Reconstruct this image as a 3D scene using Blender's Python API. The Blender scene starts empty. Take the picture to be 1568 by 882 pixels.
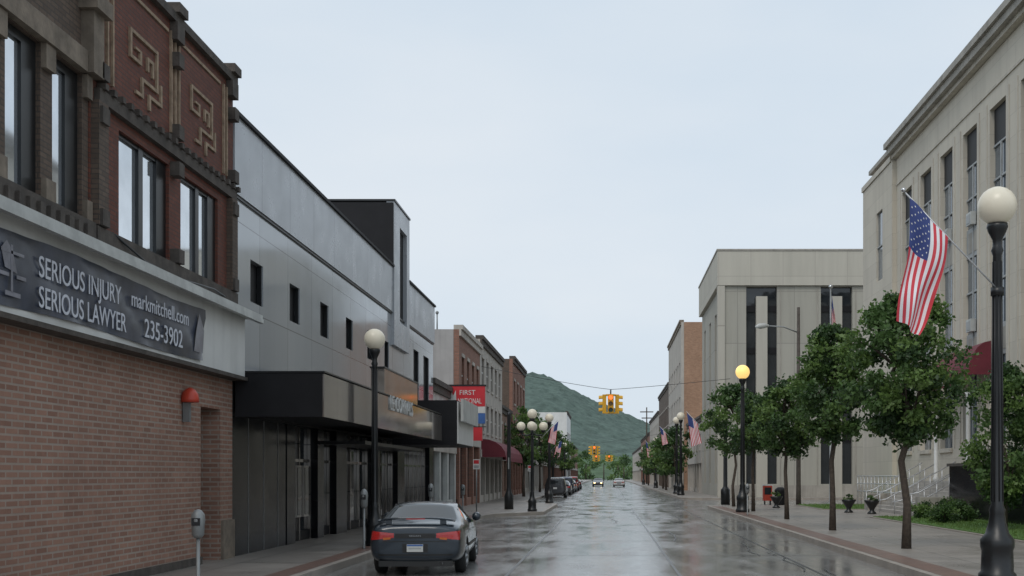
import bpy, bmesh, math, random
import numpy as np
from mathutils import Vector, Matrix, noise
from mathutils.bvhtree import BVHTree
random.seed(7)
sc=bpy.context.scene
sc.view_settings.view_transform='Standard'
sc.view_settings.look='None'
sc.view_settings.exposure=0
R=math.radians
# ---------------------------------------------------------------- materials
def newmat(name):
    m=bpy.data.materials.new(name); m.use_nodes=True
    nt=m.node_tree; b=nt.nodes['Principled BSDF']
    return m,nt,b
def N(nt,t,**k):
    n=nt.nodes.new(t)
    for a,v in k.items(): setattr(n,a,v)
    return n
def c4(c): return (c[0],c[1],c[2],1)
def math_n(nt,op,a,b=None):
    n=N(nt,'ShaderNodeMath',operation=op)
    for i,v in enumerate((a,b)):
        if v is None: continue
        if isinstance(v,(int,float)): n.inputs[i].default_value=v
        else: nt.links.new(v,n.inputs[i])
    return n.outputs[0]
def mixc(nt,f,a,b,bt='MIX'):
    n=N(nt,'ShaderNodeMix',data_type='RGBA',blend_type=bt)
    for i,v in ((0,f),(6,a),(7,b)):
        if isinstance(v,(int,float)): n.inputs[i].default_value=v
        elif isinstance(v,tuple): n.inputs[i].default_value=c4(v)
        else: nt.links.new(v,n.inputs[i])
    return n.outputs[2]
def noise_n(nt,vec,scale,detail=5,rough=.6):
    n=N(nt,'ShaderNodeTexNoise'); n.inputs['Scale'].default_value=scale
    n.inputs['Detail'].default_value=detail; n.inputs['Roughness'].default_value=rough
    if vec is not None: nt.links.new(vec,n.inputs['Vector'])
    return n.outputs['Fac']
def ramp(nt,f,lo,hi):
    n=N(nt,'ShaderNodeMapRange'); nt.links.new(f,n.inputs[0])
    n.inputs[1].default_value=lo; n.inputs[2].default_value=hi
    return n.outputs[0]
def pos(nt,scale=(1,1,1)):
    g=N(nt,'ShaderNodeNewGeometry'); m=N(nt,'ShaderNodeMapping')
    nt.links.new(g.outputs['Position'],m.inputs[0]); m.inputs['Scale'].default_value=scale
    return m.outputs[0]
def mat(name,col,rough=.7,metal=0,var=.18,vs=2.0,bump=0,streak=0,coat=0,spec=.5):
    m,nt,b=newmat(name)
    p=pos(nt); f=ramp(nt,noise_n(nt,p,vs),.3,.7)
    lo=tuple(x*(1-var) for x in col); hi=tuple(min(1,x*(1+var)) for x in col)
    c=mixc(nt,f,lo,hi)
    if streak:
        s=ramp(nt,noise_n(nt,pos(nt,(2.2,2.2,.16)),1.0,4),.45,.75)
        s=math_n(nt,'MULTIPLY',s,streak)
        c=mixc(nt,s,c,tuple(x*.35 for x in col))
    nt.links.new(c,b.inputs['Base Color'])
    b.inputs['Roughness'].default_value=rough; b.inputs['Metallic'].default_value=metal
    b.inputs['Coat Weight'].default_value=coat; b.inputs['Specular IOR Level'].default_value=spec
    if bump:
        bn=N(nt,'ShaderNodeBump'); bn.inputs['Strength'].default_value=bump; bn.inputs['Distance'].default_value=.02
        nt.links.new(noise_n(nt,p,30),bn.inputs['Height']); nt.links.new(bn.outputs[0],b.inputs['Normal'])
    return m
def uv_wall(nt):
    g=N(nt,'ShaderNodeNewGeometry'); s=N(nt,'ShaderNodeSeparateXYZ'); nt.links.new(g.outputs['Position'],s.inputs[0])
    u=math_n(nt,'ADD',s.outputs[0],s.outputs[1]); c=N(nt,'ShaderNodeCombineXYZ')
    nt.links.new(u,c.inputs[0]); nt.links.new(s.outputs[2],c.inputs[1]); return c.outputs[0]
def brick(name,c1,c2,mortar,bw=.28,rh=.088,ms=.012,stain=.35,rough=.8,offset=.5):
    m,nt,b=newmat(name); v=uv_wall(nt)
    t=N(nt,'ShaderNodeTexBrick'); nt.links.new(v,t.inputs['Vector']); t.offset=offset
    t.inputs['Color1'].default_value=c4(c1); t.inputs['Color2'].default_value=c4(c2); t.inputs['Mortar'].default_value=c4(mortar)
    t.inputs['Scale'].default_value=1; t.inputs['Mortar Size'].default_value=ms
    t.inputs['Brick Width'].default_value=bw; t.inputs['Row Height'].default_value=rh
    f=ramp(nt,noise_n(nt,pos(nt,(1,1,.6)),.9,6),.35,.7)
    f=math_n(nt,'MULTIPLY',f,stain)
    c=mixc(nt,f,t.outputs['Color'],tuple(x*.45 for x in c1))
    f2=math_n(nt,'MULTIPLY',ramp(nt,noise_n(nt,pos(nt),5,4),.5,.8),.25)
    c=mixc(nt,f2,c,tuple(min(1,x*1.5) for x in c1))
    nt.links.new(c,b.inputs['Base Color']); b.inputs['Roughness'].default_value=rough
    bn=N(nt,'ShaderNodeBump'); bn.inputs['Strength'].default_value=.5; bn.inputs['Distance'].default_value=.01; bn.invert=True
    nt.links.new(t.outputs['Fac'],bn.inputs['Height']); nt.links.new(bn.outputs[0],b.inputs['Normal'])
    return m
def panel(name,col,bw,rh,seam,ms=.012,rough=.3,metal=0,var=.1,stain=.2,offset=0,spec=.5):
    m,nt,b=newmat(name); v=uv_wall(nt); b.inputs['Specular IOR Level'].default_value=spec
    t=N(nt,'ShaderNodeTexBrick'); nt.links.new(v,t.inputs['Vector']); t.offset=offset
    t.inputs['Color1'].default_value=c4(tuple(x*(1-var) for x in col)); t.inputs['Color2'].default_value=c4(tuple(x*(1+var) for x in col))
    t.inputs['Mortar'].default_value=c4(seam); t.inputs['Scale'].default_value=1; t.inputs['Mortar Size'].default_value=ms
    t.inputs['Brick Width'].default_value=bw; t.inputs['Row Height'].default_value=rh
    s=ramp(nt,noise_n(nt,pos(nt,(1.5,1.5,.12)),1.0,5),.45,.8); s=math_n(nt,'MULTIPLY',s,stain)
    c=mixc(nt,s,t.outputs['Color'],tuple(x*.5 for x in col))
    nt.links.new(c,b.inputs['Base Color']); b.inputs['Metallic'].default_value=metal
    r=ramp(nt,noise_n(nt,pos(nt),1.2,4),.3,.7); r=math_n(nt,'MULTIPLY',r,.12 if rough>.1 else .05); r=math_n(nt,'ADD',r,rough)
    nt.links.new(r,b.inputs['Roughness'])
    return m
def glass(name,col=(.03,.035,.04),rough=.04,metal=0,wob=.02):
    m,nt,b=newmat(name)
    f=noise_n(nt,pos(nt),.8,3); c=mixc(nt,f,tuple(x*.6 for x in col),tuple(x*1.4 for x in col))
    nt.links.new(c,b.inputs['Base Color'])
    b.inputs['Roughness'].default_value=rough; b.inputs['Metallic'].default_value=metal; b.inputs['IOR'].default_value=1.6
    bn=N(nt,'ShaderNodeBump'); bn.inputs['Strength'].default_value=.25; bn.inputs['Distance'].default_value=wob
    nt.links.new(noise_n(nt,pos(nt),1.3,1),bn.inputs['Height']); nt.links.new(bn.outputs[0],b.inputs['Normal'])
    return m
def emis(name,col,st):
    m,nt,b=newmat(name); b.inputs['Base Color'].default_value=c4(col)
    b.inputs['Emission Color'].default_value=c4(col); b.inputs['Emission Strength'].default_value=st
    b.inputs['Roughness'].default_value=.3
    return m
def leafmat(name,col):
    m,nt,b=newmat(name)
    f=noise_n(nt,pos(nt),9,3); c=mixc(nt,ramp(nt,f,.3,.7),tuple(x*.6 for x in col),tuple(x*1.4 for x in col))
    nt.links.new(c,b.inputs['Base Color']); b.inputs['Roughness'].default_value=.5
    tr=N(nt,'ShaderNodeBsdfTranslucent'); nt.links.new(c,tr.inputs[0])
    mx=N(nt,'ShaderNodeMixShader'); mx.inputs[0].default_value=.35
    nt.links.new(b.outputs[0],mx.inputs[1]); nt.links.new(tr.outputs[0],mx.inputs[2])
    nt.links.new(mx.outputs[0],nt.nodes['Material Output'].inputs[0]); return m

M={}
M['black']=mat('black_iron',(.012,.013,.014),.35,0,.3)
M['blackpanel']=panel('black_panel',(.010,.010,.012),1.2,1.2,(.004,.004,.004),.01,.12,0,.3,.1,0,.18)
M['dark']=mat('near_black',(.012,.012,.013),.6)
M['blackmatte']=mat('black_metal_sheet',(.013,.013,.015),.6,spec=.25)
M['brick_tan']=brick('brick_tan',(.37,.205,.145),(.26,.135,.095),(.37,.30,.25),.34,.10,.017,.4)
M['brick_red']=brick('brick_dark_red',(.20,.066,.042),(.14,.048,.032),(.09,.055,.045),.24,.08,.012,.55)
M['brick_brown']=brick('brick_brown',(.155,.11,.082),(.105,.076,.058),(.08,.066,.055),.24,.08,.012,.5)
M['stone_brown']=mat('weathered_stone',(.22,.18,.14),.85,0,.3,4,.4,.6)
M['stone_dark']=mat('dark_stone_trim',(.085,.072,.062),.85,0,.35,4,.4,.4)
M['buff']=mat('buff_brick_inlay',(.33,.245,.17),.85,0,.35,6,.3)
M['white']=mat('white_paint',(.66,.66,.64),.5,0,.06,1.5,0,.2)
M['dirtywhite']=mat('dirty_white_metal',(.52,.53,.51),.5,0,.15,2,0,.4)
M['banner']=mat('banner_vinyl',(.060,.070,.098),.28,0,.5,1.2)
M['bannerart']=mat('banner_art_grey',(.19,.19,.22),.3,0,.5,2)
M['text']=mat('banner_lettering',(.62,.64,.70),.5,0,.1)
M['greypanel']=panel('grey_metal_panel',(.42,.44,.465),2.45,6.3,(.17,.18,.2),.018,.24,.08,.04,.16)
M['greypanel_lo']=panel('glossy_grey_panel',(.40,.42,.44),2.45,1.9,(.17,.17,.18),.014,.08,.15,.09,.15)
M['bronze']=panel('bronze_marquee_panel',(.30,.27,.245),1.6,1.4,(.05,.05,.05),.014,.06,.55,.15,.2)
M['glass']=glass('dark_glass')
M['glass_up']=glass('sky_mirror_glass',(.70,.74,.78),.05,.8,.002)
M['lime']=panel('limestone',(.58,.53,.445),1.8,.9,(.46,.42,.35),.010,.8,0,.04,.28,.5)
M['lime_plain']=mat('limestone_trim',(.55,.505,.43),.8,0,.1,1,.1,.35)
M['lime_dk']=mat('limestone_cornice',(.37,.345,.305),.8,0,.15,1,.1,.5)
M['spandrel']=mat('grey_spandrel',(.34,.35,.35),.5,0,.12)
M['winblue']=glass('blueish_window',(.16,.19,.22),.06,.3)
M['bank']=panel('precast_panel',(.47,.445,.385),3.2,7,(.34,.31,.27),.05,.8,0,.04,.28)
M['bank_top']=panel('precast_fascia',(.50,.475,.41),2.6,9,(.42,.39,.34),.03,.8,0,.03,.28)
M['bank_agg']=panel('exposed_aggregate',(.40,.385,.335),2.3,4.2,(.29,.28,.25),.03,.9,0,.05,.35)
M['brick_or']=brick('brick_orange',(.46,.26,.16),(.35,.19,.115),(.32,.26,.2),.3,.1,.012,.4)
M['brick_br2']=brick('brick_brown_red',(.32,.15,.105),(.24,.115,.08),(.2,.15,.12),.3,.1,.012,.4)
M['beige']=mat('beige_stucco',(.46,.425,.38),.85,0,.1,1,.1,.4)
M['greywall']=mat('grey_stucco',(.38,.365,.355),.85,0,.1,1,.1,.4)
M['maroon']=mat('maroon_canvas',(.15,.02,.032),.7,0,.15)
M['red']=mat('red_sign',(.55,.03,.04),.4,0,.08)
M['blue']=mat('blue_sign',(.05,.13,.36),.4)
M['yellow']=mat('signal_yellow',(.72,.40,.02),.45,0,.12,8)
M['globe']=emis('milk_glass_globe',(.74,.68,.55),.06)
M['globe_lit']=emis('lit_sodium_globe',(1,.66,.22),.85)
M['steel']=mat('galvanised_steel',(.26,.27,.27),.5,.4,.2)
M['rail']=mat('aluminium_rail',(.55,.56,.57),.35,.5,.1)
M['bark']=mat('bark',(.075,.058,.045),.9,0,.4,12,.6)
M['tyre']=mat('tyre_rubber',(.018,.018,.018),.8)
M['rim']=mat('alloy_rim',(.33,.34,.35),.3,.8,.1)
M['chrome']=mat('chrome',(.6,.6,.6),.12,1,.05)
M['flag_r']=mat('flag_red',(.60,.05,.07),.7,0,.1)
M['flag_w']=mat('flag_white',(.78,.78,.80),.7,0,.06)
M['flag_b']=mat('flag_blue',(.04,.065,.22),.7,0,.1)
M['orange']=mat('orange_red_plastic',(.55,.06,.03),.4)
M['concrete']=mat('concrete',(.40,.375,.34),.7,0,.15,3,.2)
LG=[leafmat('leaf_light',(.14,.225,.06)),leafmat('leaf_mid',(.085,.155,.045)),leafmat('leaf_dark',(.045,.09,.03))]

def road_mat():
    m,nt,b=newmat('wet_concrete_road')
    p=pos(nt,(1,.35,1)); f=ramp(nt,noise_n(nt,p,.5,7,.65),.3,.7)
    c=mixc(nt,f,(.20,.197,.19),(.275,.265,.25))
    f2=ramp(nt,noise_n(nt,pos(nt,(3,.12,1)),1.0,6),.45,.75)
    c=mixc(nt,math_n(nt,'MULTIPLY',f2,.4),c,(.14,.14,.138))
    f3=noise_n(nt,pos(nt),45,2)
    c=mixc(nt,.25,c,f3,'OVERLAY')
    nt.links.new(c,b.inputs['Base Color'])
    r=ramp(nt,noise_n(nt,pos(nt,(1,.3,1)),.9,6,.6),.36,.66)
    r=math_n(nt,'MULTIPLY',r,.20); r=math_n(nt,'ADD',r,.08); nt.links.new(r,b.inputs['Roughness'])
    bn=N(nt,'ShaderNodeBump'); bn.inputs['Strength'].default_value=.16; bn.inputs['Distance'].default_value=.01
    nt.links.new(noise_n(nt,pos(nt),14,5),bn.inputs['Height']); nt.links.new(bn.outputs[0],b.inputs['Normal'])
    return m
def walk_mat():
    m,nt,b=newmat('damp_sidewalk_concrete')
    g=N(nt,'ShaderNodeNewGeometry')
    t=N(nt,'ShaderNodeTexBrick'); nt.links.new(g.outputs['Position'],t.inputs['Vector']); t.offset=0
    t.inputs['Scale'].default_value=1; t.inputs['Brick Width'].default_value=1.5; t.inputs['Row Height'].default_value=1.5
    t.inputs['Mortar Size'].default_value=.015
    t.inputs['Color1'].default_value=(.34,.305,.27,1); t.inputs['Color2'].default_value=(.29,.262,.235,1); t.inputs['Mortar'].default_value=(.12,.11,.1,1)
    f=ramp(nt,noise_n(nt,pos(nt),.8,7),.35,.7)
    c=mixc(nt,math_n(nt,'MULTIPLY',f,.5),t.outputs['Color'],(.18,.165,.15))
    f5=noise_n(nt,pos(nt),40,2); c=mixc(nt,.2,c,f5,'OVERLAY')
    nt.links.new(c,b.inputs['Base Color'])
    r=math_n(nt,'ADD',math_n(nt,'MULTIPLY',f,-.25),.5); nt.links.new(r,b.inputs['Roughness'])
    return m
M['road']=road_mat(); M['walk']=walk_mat()
M['kerb']=mat('kerb_stone',(.34,.30,.26),.5,0,.2,2,.2)
def paver_mat():
    m,nt,b=newmat('red_pavers'); g=N(nt,'ShaderNodeNewGeometry')
    t=N(nt,'ShaderNodeTexBrick'); nt.links.new(g.outputs['Position'],t.inputs['Vector'])
    t.inputs['Scale'].default_value=1; t.inputs['Brick Width'].default_value=.22; t.inputs['Row Height'].default_value=.11
    t.inputs['Mortar Size'].default_value=.008
    t.inputs['Color1'].default_value=(.25,.14,.105,1); t.inputs['Color2'].default_value=(.18,.10,.08,1); t.inputs['Mortar'].default_value=(.12,.1,.09,1)
    f=ramp(nt,noise_n(nt,pos(nt),1.5,6),.4,.7); c=mixc(nt,math_n(nt,'MULTIPLY',f,.5),t.outputs[0],(.16,.13,.11))
    nt.links.new(c,b.inputs['Base Color']); b.inputs['Roughness'].default_value=.4; return m
M['paver']=paver_mat()
M['grass']=mat('lawn_grass',(.08,.16,.03),.9,0,.4,6,.8)
M['ground']=mat('rough_ground',(.08,.10,.05),.9,0,.4,.05)
M['tar']=mat('tar_joint',(.08,.08,.08),.3)
M['line']=mat('worn_road_paint',(.36,.345,.31),.4,0,.3,4)

# ---------------------------------------------------------------- mesh helpers
def link(o,parent=None):
    sc.collection.objects.link(o)
    if parent: o.parent=parent
    return o
def grp(name,loc=(0,0,0),rz=0,s=1):
    e=bpy.data.objects.new(name,None); e.location=loc; e.rotation_euler=(0,0,rz); e.scale=(s,s,s)
    sc.collection.objects.link(e); return e
class P:
    def __init__(s): s.v=[];s.f=[];s.m=[];s.mats=[];s.sm=[]
    def mi(s,m):
        m=M[m] if isinstance(m,str) else m
        if m not in s.mats: s.mats.append(m)
        return s.mats.index(m)
    def add(s,v,f,m,smooth=False):
        o=len(s.v); s.v+= [tuple(x) for x in v]; i=s.mi(m)
        for q in f: s.f.append(tuple(a+o for a in q)); s.m.append(i); s.sm.append(smooth)
        return s
    def box(s,x0,x1,y0,y1,z0,z1,m):
        x0,x1=min(x0,x1),max(x0,x1); y0,y1=min(y0,y1),max(y0,y1)
        v=[(x0,y0,z0),(x1,y0,z0),(x1,y1,z0),(x0,y1,z0),(x0,y0,z1),(x1,y0,z1),(x1,y1,z1),(x0,y1,z1)]
        return s.add(v,[(0,3,2,1),(4,5,6,7),(0,1,5,4),(1,2,6,5),(2,3,7,6),(3,0,4,7)],m)
    def lathe(s,prof,m,c=(0,0,0),seg=16,smooth=True):
        v=[];f=[]
        for r,z in prof:
            for k in range(seg):
                a=2*math.pi*k/seg; v.append((c[0]+r*math.cos(a),c[1]+r*math.sin(a),c[2]+z))
        for i in range(len(prof)-1):
            for k in range(seg):
                k2=(k+1)%seg; f.append((i*seg+k,i*seg+k2,(i+1)*seg+k2,(i+1)*seg+k))
        f.append(tuple(range(seg))[::-1]); f.append(tuple((len(prof)-1)*seg+k for k in range(seg)))
        return s.add(v,f,m,smooth)
    def tube(s,pts,rad,m,seg=8):
        pts=[Vector(p) for p in pts]; v=[];f=[]
        for i,p in enumerate(pts):
            d=(pts[min(i+1,len(pts)-1)]-pts[max(i-1,0)]).normalized()
            a=d.orthogonal().normalized() if abs(d.z)<.9 else Vector((1,0,0)); a=(a-d*a.dot(d)).normalized(); b=d.cross(a)
            r=rad[i] if isinstance(rad,(list,tuple)) else rad
            for k in range(seg):
                t=2*math.pi*k/seg; v.append(p+a*r*math.cos(t)+b*r*math.sin(t))
        for i in range(len(pts)-1):
            for k in range(seg):
                k2=(k+1)%seg; f.append((i*seg+k,i*seg+k2,(i+1)*seg+k2,(i+1)*seg+k))
        f.append(tuple(range(seg))[::-1]); f.append(tuple((len(pts)-1)*seg+k for k in range(seg)))
        return s.add(v,f,m,True)
    def sphere(s,c,r,m,seg=20):
        n=seg//2; prof=[(r*math.sin(math.pi*i/n)+1e-4,-r*math.cos(math.pi*i/n)) for i in range(n+1)]
        return s.lathe(prof,m,c,seg)
    def mesh(s,name):
        me=bpy.data.meshes.new(name); me.from_pydata(s.v,[],s.f)
        for m in s.mats: me.materials.append(m)
        me.polygons.foreach_set('material_index',s.m); me.polygons.foreach_set('use_smooth',s.sm); me.update(); return me
    def build(s,name,parent=None): return link(bpy.data.objects.new(name,s.mesh(name)),parent)
def wall(p,side,plane,a0,a1,z0,z1,ops,m,th=.35,axis='Y'):
    """wall with real openings; side=+1 wall faces +axisnormal, -1 faces the other way"""
    A=sorted(set([a0,a1]+[v for o in ops for v in o[:2]])); Z=sorted(set([z0,z1]+[v for o in ops for v in o[2:4]]))
    A=[a for a in A if a0<=a<=a1]; Z=[z for z in Z if z0<=z<=z1]
    for j in range(len(Z)-1):
        zc=(Z[j]+Z[j+1])/2; st=None
        for i in range(len(A)):
            if i<len(A)-1:
                ac=(A[i]+A[i+1])/2; solid=not any(o[0]<ac<o[1] and o[2]<zc<o[3] for o in ops)
            else: solid=False
            if solid and st is None: st=A[i]
            if not solid and st is not None:
                if axis=='Y': p.box(plane-side*th,plane,st,A[i],Z[j],Z[j+1],m)
                else: p.box(st,A[i],plane,plane-side*th,Z[j],Z[j+1],m)
                st=None
def text(body,parent,loc,size,rot,m,name='lettering',ext=.01,xs=1.0,align='LEFT',off=0):
    cu=bpy.data.curves.new(name,'FONT'); cu.body=body; cu.size=size; cu.extrude=ext; cu.align_x=align; cu.offset=off
    o=bpy.data.objects.new(name+'_c',cu); sc.collection.objects.link(o)
    bpy.context.view_layer.update(); me=bpy.data.meshes.new_from_object(o.evaluated_get(bpy.context.evaluated_depsgraph_get()))
    bpy.data.objects.remove(o); me.materials.clear(); me.materials.append(M[m])
    t=bpy.data.objects.new(name,me); link(t,parent); t.location=loc; t.rotation_euler=rot; t.scale=(xs,1,1); return t
FX=(R(90),0,R(90)); FY=(R(90),0,0); FMX=(R(90),0,R(-90))

# ---------------------------------------------------------------- ground, road, pavements
P().add([(-3000,-200,-.06),(3000,-200,-.06),(3000,4000,-.06),(-3000,4000,-.06)],[(0,1,2,3)],'ground').build('ground')
P().add([(-70,-30,0),(90,-30,0),(90,470,0),(-70,470,0)],[(0,1,2,3)],'road').build('road')
p=P()
for x in (-1.95,1.4,4.2): p.add([(x-.03,-20,.004),(x+.03,-20,.004),(x+.03,70,.004),(x-.03,70,.004)],[(0,1,2,3)],'tar'); p.add([(x-.03,92,.004),(x+.03,92,.004),(x+.03,400,.004),(x-.03,400,.004)],[(0,1,2,3)],'tar')
y=4
while y<300:
    p.add([(-5.4,y,.008),(5.6,y,.008),(5.6,y+.04,.008),(-5.4,y+.04,.008)],[(0,1,2,3)],'tar'); y+=6.1
# tar repair lines wandering over the slabs
rng=np.random.default_rng(5)
for k in range(9):
    x=rng.uniform(-4.5,5); yy=rng.uniform(12,60); v=[]
    for i in range(14): v+=[(x-.018,yy,.012),(x+.018,yy,.012)]; x+=rng.normal(0,.07); yy+=rng.uniform(.2,.7)
    p.add(v,[(2*i,2*i+1,2*i+3,2*i+2) for i in range(13)],'tar')
p.build('road_joints')
p=P()
for yy in (66,93): p.add([(-3,yy,.016),(5.6,yy,.016),(5.6,yy+.3,.016),(-3,yy+.3,.016)],[(0,1,2,3)],'line')
for yy in (68.5,95.5): p.add([(-3,yy,.016),(5.6,yy,.016),(5.6,yy+.2,.016),(-3,yy+.2,.016)],[(0,1,2,3)],'line')
for yy in range(14,52,7): p.add([(-5.4,yy,.016),(-3.1,yy,.016),(-3.1,yy+.1,.016),(-5.4,yy+.1,.016)],[(0,1,2,3)],'line')
p.build('road_markings')
for x,yy in ((-1.1,58),): P().lathe([(.36,.017),(.36,.024),(.31,.024),(.30,.020)],'steel',(x,yy,0),24).build('manhole_cover')
def slab(name,poly,kz=.15,m='walk'):
    """pavement slab with kerb stones round the edge"""
    p=P(); n=len(poly)
    def inset(d):
        out=[]
        for i in range(n):
            a=Vector(poly[i-1]);b=Vector(poly[i]);c=Vector(poly[(i+1)%n])
            e1=(b-a).normalized();e2=(c-b).normalized(); n1=Vector((-e1.y,e1.x));n2=Vector((-e2.y,e2.x))
            k=(n1+n2); k=k/max(.3,k.dot(n1)); out.append(b+k*d)
        return out
    q=inset(.16)
    v=[(a[0],a[1],-.05) for a in poly]+[(a[0],a[1],kz) for a in poly]+[(a[0],a[1],kz) for a in q]
    p.add(v,[(i,(i+1)%n,n+(i+1)%n,n+i) for i in range(n)]+[(n+i,n+(i+1)%n,2*n+(i+1)%n,2*n+i) for i in range(n)],'kerb')
    p.add([(a[0],a[1],kz) for a in q],[tuple(range(n))],m)
    p.build(name)
slab('sidewalk',[(-70,-30),(-5.5,-30),(-5.5,52.5),(-5.2,54.3),(-3.9,56.2),(-3.1,57.5),(-3.1,73),(-3.5,75),(-4.8,76.5),(-5.5,78.5),(-5.5,460),(-70,460)])
arc=[(5.8+3*(1-math.cos(a)),68+3*math.sin(a)) for a in [R(t) for t in range(0,91,15)]]
slab('sidewalk',[(5.8,-30),(90,-30),(90,71)]+arc[::-1])
arc2=[(5.8+3*(1-math.cos(a)),94-3*math.sin(a)) for a in [R(t) for t in range(0,91,15)]]
slab('sidewalk',arc2[::1]+[(90,91),(90,460),(5.8,460)])
P().add([(5.97,-29,.154),(6.55,-29,.154),(6.55,67,.154),(5.97,67,.154)],[(0,1,2,3)],'paver').add([(-5.67,-29,.154),(-6.1,-29,.154),(-6.1,52,.154),(-5.67,52,.154)],[(3,2,1,0)],'paver').build('paver_strip')
# lawn with blades of grass
p=P(); p.box(11.0,17,20,49.4,.0,.19,'kerb'); p.box(11.15,16.9,20.1,49.3,.1,.215,'grass'); p.box(11,17,60.6,69,.0,.19,'kerb'); p.box(11.15,16.9,60.7,68.9,.1,.215,'grass')
rng=np.random.default_rng(3); v=[];f=[]
for i in range(9000):
    x=rng.uniform(11.2,16.8); yy=rng.uniform(24,49) if i%4 else rng.uniform(61,68.8); a=rng.uniform(0,3.14); h=rng.uniform(.05,.11); w=.018
    dx,dy=w*math.cos(a),w*math.sin(a); o=len(v); v+=[(x-dx,yy-dy,.21),(x+dx,yy+dy,.21),(x+rng.normal(0,.02),yy+rng.normal(0,.02),.21+h)]; f.append((o,o+1,o+2))
p.add(v,f,LG[0]); p.build('lawn')

# ---------------------------------------------------------------- hills
def hill(name,y0,y1,xs,zs,seed,col,nx=260,ny=40,rough=3.0):
    m,nt,b=newmat(name+'_forest')
    f=ramp(nt,noise_n(nt,pos(nt),.12,6,.7),.35,.65); c=mixc(nt,f,tuple(x*.68 for x in col),tuple(x*1.22 for x in col))
    nt.links.new(c,b.inputs['Base Color']); b.inputs['Roughness'].default_value=1; b.inputs['Specular IOR Level'].default_value=.1
    v=[];f=[]
    X=np.linspace(xs[0],xs[-1],nx)
    for j in range(ny):
        t=j/(ny-1); prof=math.sin(min(1,t*1.35)*math.pi/2) if t<.74 else 1-(t-.74)*.5
        for i in range(nx):
            x=X[i]; zz=np.interp(x,xs,zs); y=y0+(y1-y0)*t
            q=Vector((x*.01+seed,y*.01,0)); n1=noise.noise(q)*.16+noise.noise(q*3)*.06
            n2=noise.noise(Vector((x*.16,y*.16,seed)))+.6*noise.noise(Vector((x*.5,y*.5,seed)))
            v.append((x,y,max(-3,zz*prof*(1+n1)+n2*rough*(.2+.8*prof)*min(1,max(0,zz/20)))-1))
    for j in range(ny-1):
        for i in range(nx-1): a=j*nx+i; f.append((a,a+1,a+nx+1,a+nx))
    P().add(v,f,m,False).build(name)
hill('hill',640,1300,[-700,-300,-110,-75,-39,-17,11,33,61,90,140,300],[70,95,99,95,87,75,60,50,36,26,20,14],3,(.105,.145,.125),420,70,2.2)  # blue-grey in this hill's forest colour stands in for distance haze
hill('hill',480,700,[-300,-120,-60,-30,-12,12,25,60,160,300],[30,34,26,19,14,12,15,12,10,10],9,(.10,.15,.09),300,40,1.8)

# ---------------------------------------------------------------- trees
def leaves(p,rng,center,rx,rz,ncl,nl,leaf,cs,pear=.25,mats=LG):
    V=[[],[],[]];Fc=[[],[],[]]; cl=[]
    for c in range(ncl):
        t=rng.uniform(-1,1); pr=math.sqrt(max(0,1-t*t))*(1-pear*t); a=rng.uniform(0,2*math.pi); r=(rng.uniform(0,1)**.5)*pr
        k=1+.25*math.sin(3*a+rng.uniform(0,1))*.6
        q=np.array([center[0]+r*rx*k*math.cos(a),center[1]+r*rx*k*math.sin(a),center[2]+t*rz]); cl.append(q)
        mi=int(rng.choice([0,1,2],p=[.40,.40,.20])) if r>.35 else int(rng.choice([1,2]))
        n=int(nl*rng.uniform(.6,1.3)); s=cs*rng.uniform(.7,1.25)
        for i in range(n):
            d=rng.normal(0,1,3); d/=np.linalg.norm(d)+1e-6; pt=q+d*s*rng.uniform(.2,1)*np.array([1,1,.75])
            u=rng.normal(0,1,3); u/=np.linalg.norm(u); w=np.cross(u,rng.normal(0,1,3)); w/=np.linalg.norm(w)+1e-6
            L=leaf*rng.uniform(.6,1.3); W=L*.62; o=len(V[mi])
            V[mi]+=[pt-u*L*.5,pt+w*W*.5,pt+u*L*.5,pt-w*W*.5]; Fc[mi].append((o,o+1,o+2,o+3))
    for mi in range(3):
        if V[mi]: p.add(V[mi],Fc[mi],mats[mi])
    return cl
def tree(name,loc,zc,rx,rz,ncl,nl,leaf,seed,tr=.07,cs=.42,pear=.25):
    e=grp(name,loc); rng=np.random.default_rng(seed); p=P(); cl=leaves(p,rng,(0,0,zc),rx,rz,ncl,nl,leaf,cs,pear); p.build('crown',e)
    t=P(); bend=[(rng.normal(0,.04)*k,rng.normal(0,.04)*k,z) for k,z in enumerate(np.linspace(0,zc+rz*.5,6))]
    t.tube(bend,[tr*1.35,tr*1.0,tr*.9,tr*.75,tr*.5,tr*.2],'bark')
    for q in cl[:14]:
        z0=zc-rz*rng.uniform(.6,1.1) if q[2]<zc+.3*rz else zc
        x0=np.interp(z0,[b[2] for b in bend],[b[0] for b in bend]); y0=np.interp(z0,[b[2] for b in bend],[b[1] for b in bend])
        s0=Vector((x0,y0,z0)); qq=Vector(q); mid=s0.lerp(qq,.5)+Vector((0,0,.12)); t.tube([s0,mid,qq],[tr*.45,tr*.3,tr*.08],'bark',6)
    t.build('trunk',e); return e
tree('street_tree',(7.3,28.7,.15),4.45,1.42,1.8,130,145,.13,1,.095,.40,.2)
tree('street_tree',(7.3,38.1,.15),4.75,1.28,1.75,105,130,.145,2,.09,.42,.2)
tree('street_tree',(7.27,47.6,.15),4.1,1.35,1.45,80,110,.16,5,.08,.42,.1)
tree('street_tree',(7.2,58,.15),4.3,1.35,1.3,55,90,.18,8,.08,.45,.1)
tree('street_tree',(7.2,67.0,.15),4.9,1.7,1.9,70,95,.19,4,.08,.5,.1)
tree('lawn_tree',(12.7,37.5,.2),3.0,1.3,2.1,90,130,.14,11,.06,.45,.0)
tree('lawn_tree',(14.6,41.5,.2),2.4,1.1,1.6,40,100,.14,12,.06,.45,.0)
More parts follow.
